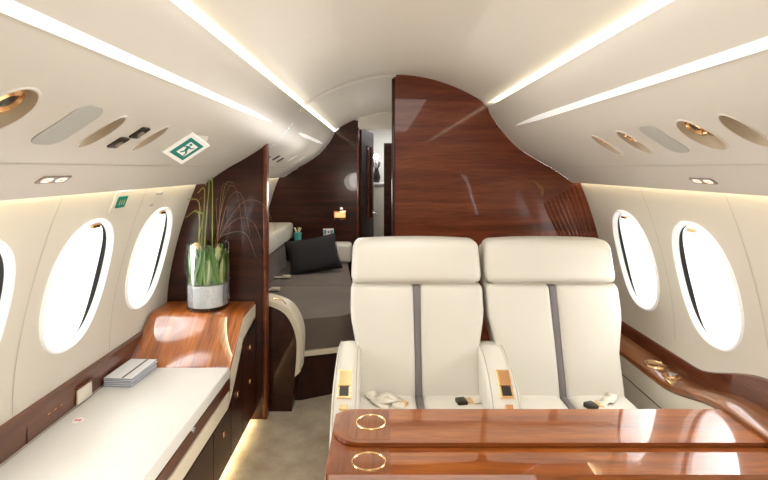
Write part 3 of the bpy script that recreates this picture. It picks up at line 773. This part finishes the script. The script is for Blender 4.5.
ysweep(lambda y: [(xin(y)+.004,.05),(xin(y)+.004,zr(y)-.029),(1.1,zr(y)-.029),(1.1,.05)], 'leather2', 'side_panel')
b = NB(); 
tube(b, [(1.001,2.5,.315),(1.001,1.5,.300),(1.001,.8,.300)], .002, 6); obj('panel_seam', b, 'dark', lg)
b = NB(); lathe(b, [(.046,.000),(.044,.004),(.036,.004),(.033,.001),(.032,.0005),(.001,.0005)], (1.058,1.985,.4205), 28)
tag(obj('cup_holder', b, 'goldbright'), 'gold round cup holder in the right ledge, nearer the seats', 'cup holder')
b = NB()
r = thing('ledge_control', 'silvery control dial in the right ledge beside the cup holder', 'control dial', (1.05,1.86,.42))
lathe(b, [(.034,.000),(.033,.005),(.024,.006),(.001,.006)], (1.055,1.868,zr(1.868)+.0005), 24); obj('dial_ring', b, 'gold', r)
b = NB(); lathe(b, [(.018,.006),(.017,.014),(.001,.016)], (1.055,1.868,zr(1.868)+.0005), 20); obj('dial_knob', b, 'steel', r)
b = NB(); rbox(b, 1.00,1.02,1.79,1.83,zr(1.81)+.0,zr(1.81)+.008,.002,2); tag(obj('ledge_latch', b, 'goldbright'), 'tiny gold latch on the front edge of the right ledge', 'latch')

# ------------------------------------------------------------------ seats
def make_seat(cx, label):
    W = .54; H = W/2
    r = thing('cabin_seat', label, 'seat', (cx,1.75,0), 'cream leather cabin seats')
    def rec(v):      # recline and lower narrowing
        z = v.z; v = v.copy()
        v.y += (z-.35)*.30
        k = 1.0
        k = 1-.115*max(0, min(1, (.64-z)/.14))
        v.x = cx + v.x*k
        return v
    def bulge(amount, x0, z0, hx, hz):
        def f(v):
            q = max(0, 1-(v.x/hx)**2)*max(0, 1-((v.z-z0)/hz)**2)
            if v.y < 1.90: v.y -= amount*q**.6
            return rec(v)
        return f
    # back in two halves with the stripe between
    for s in (-1, 1):
        b = NB(); x0, x1 = (-H, -.012) if s < 0 else (.012, H)
        def f(v, s=s):
            q = max(0, 1-((v.x - s*.14)/.145)**2)*max(0, 1-((v.z-.55)/.24)**2)
            if v.y < 1.89: v.y -= .018*q**.5
            return rec(v)
        rbox(b, x0, x1, 1.845, 1.96, .325, .755, .018, 4, f, cuts=9); obj('back_panel', b, 'leather', r)
    b = NB(); rbox(b, -.0145,.0145,1.842,1.93,.33,.752,.004,2, rec, cuts=6); obj('back_stripe', b, 'stripe', r)
    b = NB(); rbox(b, -H+.002,H-.002,1.90,2.02,.30,.90,.03,3, rec, cuts=6); obj('back_shell', b, 'leather2', r)
    def fh(v):
        u = v.x/H; v.z -= .010*abs(u)**2.5*(1 if v.z > .85 else 0)
        q = max(0, 1-u*u)*max(0, 1-((v.z-.87)/.10)**2)
        if v.y < 1.88: v.y -= .008*q**.6
        v.x *= 1 - (.030 if v.z > .93 else 0)*abs(u)**3 - max(0, (v.z-.80))*.12
        return rec(v)
    b = NB(); rbox(b, -H, H, 1.838, 1.955, .757, .937, .032, 5, fh, cuts=7); hr = obj('headrest', b, 'leather', r)
    b = NB(); tube(b, [rec(Vector((x, 1.8335+.0*abs(x), .763))) for x in [-.25+.05*i for i in range(11)]], .0028, 6); obj('headrest_seam', b, 'lseam', hr)
    # cushion in two halves
    for s in (-1, 1):
        b = NB(); x0, x1 = (-.245, -.010) if s < 0 else (.010, .245)
        def f(v, s=s):
            q = max(0, 1-((v.x - s*.125)/.125)**2)*max(0, 1-((v.y-1.65)/.25)**2)
            if v.z > .30: v.z += .014*q**.6
            v.x += cx; v.z += .003; return v
        rbox(b, x0, x1, 1.42, 1.885, .20, .352, .024, 4, f, cuts=5); obj('seat_cushion', b, 'leather', r)
    b = NB(); rbox(b, cx-.012, cx+.012, 1.425, 1.875, .22, .352, .004, 2, lambda v: Vector((v.x, v.y, v.z+.003))); obj('cushion_stripe', b, 'stripe', r)
    b = NB(); rbox(b, cx-.235, cx+.235, 1.46, 1.98, .10, .20, .02, 3); obj('seat_frame', b, 'leather2', r)
    b = NB(); rbox(b, cx-.17, cx+.17, 1.45, 1.90, .0, .10, .01, 2); obj('pedestal', b, 'dark', r)
    return r
SA = make_seat(.066, 'left cream leather cabin seat with grey centre stripe, nearer the aisle')
SB = make_seat(.622, 'right cream leather cabin seat with grey centre stripe, beside the window')
def make_arm(x0, x1, label, inner):
    # side profile (y,z)
    prof = [(2.04,.06),(2.04,.47)] + [(p.x,p.y) for p in catmull([(2.00,.512),(1.93,.532),(1.84,.528),(1.76,.500),(1.69,.455),(1.635,.385),(1.60,.29),(1.585,.18),(1.58,.06)], 5)]
    b = NB(); n = len(prof); W_ = x1-x0; R_ = []
    xs = [(-1,-.018),(-.93,-.007),(-.80,-.001),(-.4,.002),(0,.003),(.4,.002),(.80,-.001),(.93,-.007),(1,-.018)]
    cxm = (x0+x1)/2
    for sx, dz in xs:
        row = []
        for i, (y, z) in enumerate(prof):
            a = prof[max(i-1,0)]; c = prof[min(i+1,n-1)]; t = Vector((c[0]-a[0], c[1]-a[1])).normalized(); nn = Vector((t.y, -t.x))
            if i < 2: nn = Vector((1,0))
            w = W_/2*(1.0 + .10*min(1, max(0, (1.80-y)/.2)))
            row.append(b.verts.new((cxm+sx*w, y + nn.x*dz, z + nn.y*dz)))
        R_.append(row)
    for A, B in zip(R_, R_[1:]):
        for k in range(n-1): b.faces.new([A[k], A[k+1], B[k+1], B[k]])
        b.faces.new([A[-1], A[0], B[0], B[-1]])
    b.faces.new(R_[0]); b.faces.new(R_[-1][::-1])
    bmesh.ops.triangulate(b, faces=[f for f in b.faces if len(f.verts) > 4])
    r = obj('armrest', b, 'leather', inner, autoang=50)
    # stitched piping along both top edges
    for s in (-1, 1):
        b = NB(); pts = []
        for (y, z) in prof[2:-3]:
            w = W_/2*(1.0 + .10*min(1, max(0, (1.80-y)/.2))); pts.append((cxm+s*w*.80, y-.002, z+.003))
        tube(b, pts, .0016, 5); obj('piping', b, 'lseam', r)
    # control recess on the sloping front
    def on(t, h, dx):   # t 0..1 along slope from (1.765,.503) to (1.665,.43)
        p = Vector((1.745,.492)).lerp(Vector((1.667,.432)), t); d = Vector((-.085,-.065)).normalized(); nn = Vector((-.61,.79)).normalized()
        return Vector((cxm+dx+(.008 if cxm > 0 else -.004), p.x+nn.x*h, p.y+nn.y*h))
    def slab(t0, t1, w, h0, h1, m, name, par):
        b = NB(); A = [b.verts.new(on(t, h0, dx)) for t, dx in ((t0,-w),(t0,w),(t1,w),(t1,-w))]; B = [b.verts.new(on(t, h1, dx*.94)) for t, dx in ((t0+.01,-w),(t0+.01,w),(t1-.01,w),(t1-.01,-w))]
        b.faces.new(A); b.faces.new(B)
        for k in range(4): b.faces.new([A[k], A[(k+1)%4], B[(k+1)%4], B[k]])
        return obj(name, b, m, par, smooth=False, bevel=.001)
    e = slab(-.05, 1.02, .0255, -.006, .010, 'goldbright', 'control_frame', r)
    slab(.02, .60, .022, .008, .014, 'gold', 'wood_lid', r)
    slab(.60, .95, .017, .008, .0125, 'dark', 'switch', r)
    slab(1.22, 1.40, .014, -.004, .006, 'gold', 'front_button', r)
    return r
make_arm(-.250, -.160, None, SA)
make_arm(.298, .404, None, SB)
# seat belts
def belt(name, label, pts, bx, by, m1, ang):
    r = thing(name, label, 'seat belt', (bx, by, .345))
    b = NB(); P = catmull(pts, 5); prev = None
    for i, p in enumerate(P):
        d = (P[min(i+1,len(P)-1)]-P[max(i-1,0)]); d.z = 0; d.normalize(); s = Vector((-d.y, d.x, .25*math.sin(i*.9))).normalized()*.021
        c = [b.verts.new(p-s), b.verts.new(p+s)]
        if prev: b.faces.new([prev[0],prev[1],c[1],c[0]])
        prev = c
    obj('strap', b, 'leather2', r, solid=.003)
    R_ = Matrix.Rotation(ang, 4, 'Z'); c = Vector((bx, by, .368))
    b = NB(); rbox(b, -.027,.010,-.02,.02,-.010,.012,.004,2, lambda v: R_ @ v + c); obj('buckle', b, m1, r)
    b = NB(); rbox(b, .011,.033,-.017,.017,-.007,.008,.003,2, lambda v: R_ @ v + c); obj('buckle_tongue', b, 'goldbright', r)
belt('seat_belt','crumpled cream belt strap folded on the left of the aisle seat', [(-.13,1.86,.375),(-.10,1.79,.372),(-.05,1.76,.385),(-.01,1.79,.368),(-.06,1.80,.380),(-.10,1.77,.376),(-.05,1.735,.37)], -.012,1.745,'leather2',.9)
belt('seat_belt','short belt with dark buckle on the right side of the aisle seat', [(.30,1.85,.362),(.28,1.80,.366),(.258,1.775,.366)], .225,1.775,'dark',.2)
belt('seat_belt','belt with pale strap and gold buckle on the window seat', [(.80,1.83,.372),(.77,1.785,.375),(.735,1.765,.372),(.715,1.755,.368)], .690,1.745,'dark',.35)

# ------------------------------------------------------------------ folding table
def rpoly(x0,x1,y0,y1,rs):
    """rs radii for corners (x0,y0),(x1,y0),(x1,y1),(x0,y1)"""
    out = []
    for (cx,cy,sx,sy,a0),r_ in zip(((x0,y0,1,1,180),(x1,y0,-1,1,270),(x1,y1,-1,-1,0),(x0,y1,1,-1,90)), rs):
        for k in range(9):
            a = math.radians(a0+90*k/8); out.append((cx+sx*r_+r_*math.cos(a), cy+sy*r_+r_*math.sin(a)))
    return out
tb = thing('folding_table', 'glossy wood folding table in front of the two seats', 'table', (.4,1.35,0))
b = NB(); prism(b, rpoly(-.219,.992,1.326,1.512,(.085,.004,.004,.055)), .4625, .474, 'XY'); obj('folded_leaf', b, 'woodtable', tb, bevel=.004)
b = NB(); prism(b, rpoly(-.222,.990,1.208,1.515,(.012,.004,.004,.012)), .432, .4605, 'XY'); obj('tabletop', b, 'woodtable', tb, bevel=.005)
b = NB(); prism(b, rpoly(-.205,-.055,1.340,1.505,(.075,.001,.001,.048)), .4735, .4745, 'XY'); obj('leaf_inlay', b, 'inlay', tb, smooth=False)
b = NB(); box(b, -.215,-.055,1.216,1.325,.460,.4611); obj('tabletop_inlay', b, 'inlay', tb, smooth=False)
def ring(cx, cy, z, a, b_, name):
    b = NB(); tube(b, [(cx+a*math.cos(2*PI*k/40), cy+b_*math.sin(2*PI*k/40), z) for k in range(40)], .0026, 6, closed=True); obj(name, b, 'goldbright', tb)
ring(-.110,1.432,.4755,.043,.041,'cup_ring'); ring(-.112,1.262,.462,.044,.038,'cup_ring')
b = NB(); box(b, -.16,.985,1.225,1.26,.385,.431); obj('table_apron', b, 'woodrail', tb, smooth=False)
b = NB(); box(b,   .52,.60,1.2165,1.2245,.40,.425); box(b, .27,.33,1.2165,1.2245,.40,.425); obj('hinge', b, 'goldbright', tb, smooth=False)
for x in (.05,.75):
    b = NB(); rbox(b, x-.03,x+.03,1.36,1.42,0,.424,.008,2); obj('table_leg', b, 'woodrail', tb)

# ------------------------------------------------------------------ divan in the aft cabin
dv = thing('divan', 'grey upholstered divan with wood base and cream arm behind the partition', 'sofa', (-.75,3.2,0))
prof = [(-1.06,0.0),(-.505,0.0)] + [(p.x,p.y) for p in catmull([(-.500,.10),(-.480,.30),(-.485,.42),(-.535,.520),(-.62,.565),(-.72,.580),(-.90,.585)], 6)] + [(-1.06,.585)]
inner = [(x+(-.0 if x < -1 else -.028)*1, z if z < .05 else z-.026) for x, z in prof]
b = NB(); prism(b, inner, 2.435, 2.52, 'XZ'); obj('arm_panel', b, 'wooddark', dv, smooth=False)
b = NB(); prev = None
op = [p for p in prof if p[1] > .20]; ip = [q for p, q in zip(prof, inner) if p[1] > .20]
for (ox,oz),(ix,iz) in zip(op, ip):
    c = [b.verts.new((ix,2.424,iz)), b.verts.new((ox-.006,2.420,oz-.005)), b.verts.new((ox,2.43,oz)), b.verts.new((ox,2.53,oz)), b.verts.new((ix,2.53,iz))]
    if prev:
        for k in range(4): b.faces.new([prev[k], prev[k+1], c[k+1], c[k]])
    else: b.faces.new(c)
    prev = c
obj('arm_rim', b, 'creamtrim', dv)
b = NB()
tube(b, [(-.63,2.44,.567),(-.59,2.47,.553),(-.565,2.44,.538)], .007, 8); obj('arm_latch', b, 'goldbright', dv)
seatpoly = [(-1.04,2.53),(-.50,2.545),(-.30,2.605),(-.20,2.68),(-.22,2.9),(-.34,3.9),(-.36,4.20),(-1.04,4.20)]
basepoly = [(-1.04,2.53),(-.50,2.555),(-.36,2.62),(-.27,2.72),(-.28,2.9),(-.38,3.9),(-.40,4.20),(-1.04,4.20)]
b = NB(); prism(b, basepoly, 0.0, .235, 'XY'); obj('base', b, 'wooddark', dv, smooth=False)
b = NB(); prism(b, [(x+(.008 if x > -1 else 0), y-(.006 if y < 2.9 else 0)) for x, y in seatpoly], .236, .262, 'XY'); obj('cream_trim', b, 'creamtrim', dv, smooth=False, bevel=.004)
def cushion(poly, z0, z1, name):
    b = NB(); prism(b, poly, z0, z1, 'XY'); return obj(name, b, 'greyfab', dv, bevel=.03)
s1 = [(-.90,2.535),(-.50,2.555),(-.30,2.615),(-.21,2.69),(-.23,2.9),(-.275,3.30),(-.90,3.30)]
s2 = [(-.90,3.305),(-.276,3.305),(-.345,3.9),(-.37,4.19),(-.90,4.19)]
cushion(s1, .264, .430, 'seat_cushion'); cushion(s2, .264, .430, 'seat_cushion')
for y0, y1 in ((2.56,3.29),(3.30,4.03)):
    b = NB(); rbox(b, -1.03,-.86, y0, y1, .40, .625, .035, 3, lambda v: Vector((v.x-(v.z-.4)*.10, v.y, v.z))); obj('back_cushion', b, 'greyfab', dv)
b = NB(); rbox(b, -1.075,-.845, 2.45, 4.20, .628, .765, .025, 3); obj('back_ledge', b, 'leather', dv)
b = NB(); rbox(b, -.84,-.33, 4.06, 4.20, .432, .60, .03, 3); obj('far_arm', b, 'leather', dv)
# pillow
pw = thing('pillow', 'black square pillow leaning on the grey divan', 'pillow', (-.62,3.72,.44))
b = NB(); n = 14; F = []; K = []
Rm = Matrix.Translation((-.605,3.74,.560)) @ Matrix.Rotation(math.radians(12),4,'Z') @ Matrix.Rotation(math.radians(-28),4,'X') @ Matrix.Rotation(math.radians(-9),4,'Y')
for sgn, L_ in ((1,F),(-1,K)):
    for i in range(n+1):
        row = []
        for j in range(n+1):
            u_, v_ = i/n*2-1, j/n*2-1
            e = (max(0,1-u_**4)*max(0,1-v_**4))**.5
            px = u_*.20*(1-.08*(1-v_*v_)*abs(u_)**6); pz = v_*.145*(1-.08*(1-u_*u_)*abs(v_)**6)
            row.append(b.verts.new(Rm @ Vector((px, sgn*.055*e, pz))))
        L_.append(row)
for L_ in (F,K):
    for i in range(n):
        for j in range(n): b.faces.new([L_[i][j],L_[i+1][j],L_[i+1][j+1],L_[i][j+1]])
obj('pillow_cover', b, 'pillow', pw)
b = NB(); ed = [Rm @ Vector((u_*.20, 0, v_*.145)) for u_, v_ in [(-1,-1),(0,-.93),(1,-1),(.93,0),(1,1),(0,.93),(-1,1),(-.93,0)]]; tube(b, ed, .003, 6, closed=True); obj('pillow_piping', b, 'pillow', pw)
# turquoise cup with tissue
r = thing('tissue_cup', 'turquoise cup holding a pale tissue at the far end of the divan', 'cup', (-.795,4.12,.601))
b = NB(); lathe(b, [(.001,.001),(.028,.001),(.036,.085),(.032,.085),(.025,.008)], (-.795,4.12,.601), 20); obj('cup_body', b, 'turq', r)
b = NB(); ribs = []
for k in range(5): a = k*1.25; tube(b, [(-.795,4.12,.64),(-.795+.018*math.cos(a),4.12+.018*math.sin(a),.70),(-.795+.03*math.cos(a),4.12+.03*math.sin(a),.725)], lambda t: (.012*(1-.6*t)+.001,.004), 6)
obj('tissue', b, 'yellow', r)
# belts on the divan
for (x, y, z, lb) in ((-.77,3.14,.437,'small pale belt buckle on the grey divan, nearer the arm'),(-.77,3.50,.437,'small pale belt buckle on the grey divan, nearer the pillow')):
    r = thing('divan_belt', lb, 'seat belt', (x,y,z))
    b = NB(); rbox(b, x-.03,x+.03,y-.02,y+.02,z,z+.018,.005,2); obj('buckle', b, 'creamtrim', r)
    b = NB(); rbox(b, x-.09,x-.028,y-.017,y+.017,z,z+.008,.003,2); obj('strap', b, 'leather2', r)

# ------------------------------------------------------------------ lights
def area(name, loc, rot, sx, sy, e, c=(1,1,1)):
    l = bpy.data.lights.new(name, 'AREA'); l.shape = 'RECTANGLE'; l.size = sx; l.size_y = sy; l.energy = e; l.color = c
    o = bpy.data.objects.new(name, l); col.objects.link(o); o.location = loc; o.rotation_euler = rot; return o
area('cabin_fill', (0,.6,1.70), (0,0,0), .8, 2.6, 24, (1,.97,.93))  # unseen fill lamp added under the ceiling, no fitting there
for py_ in (3.05, 3.75):
    l = bpy.data.lights.new('aft_fill', 'POINT'); l.energy = 3.6; l.shadow_soft_size = .09; l.color = (1,.93,.84)  # unseen points added to brighten the aft cabin
    o = bpy.data.objects.new('aft_fill', l); col.objects.link(o); o.location = (-.36, py_, 1.10)
area('back_room_light', (.2,5.2,1.70), (0,0,0), .5, .5, 6, (.95,.97,1))
area('floor_bounce', (-.0,.9,.06), (math.radians(180),0,0), 1.0, 1.8, 10, (1,.93,.82))
for side in (-1, 1):
    for z, y in wins[side]:
        o = area('window_daylight', (side*1.30, y, z+.02), (0, math.radians(90*side), 0), .36, .28, 2.0, (1,1,1))
w = bpy.data.worlds.new('sky'); sc.world = w; w.use_nodes = True
w.node_tree.nodes['Background'].inputs['Color'].default_value = (1,1,1,1)
w.node_tree.nodes['Background'].inputs['Strength'].default_value = 7

# ------------------------------------------------------------------ camera
F = 480.0; th = math.radians(0)
cam = bpy.data.cameras.new('camera'); co = bpy.data.objects.new('camera', cam); col.objects.link(co)
cam.sensor_width = 36; cam.lens = F/768*36
co.location = (-.08, 0, 1.23); co.rotation_euler = (math.radians(90)-th, 0, 0)
cam.shift_x = 3/768; cam.shift_y = -((240-169)-F*math.tan(th))/768
cam.clip_start = .02
sc.camera = co
sc.view_settings.view_transform = 'Standard'
sc.view_settings.look = 'None'
sc.view_settings.exposure = 0.38
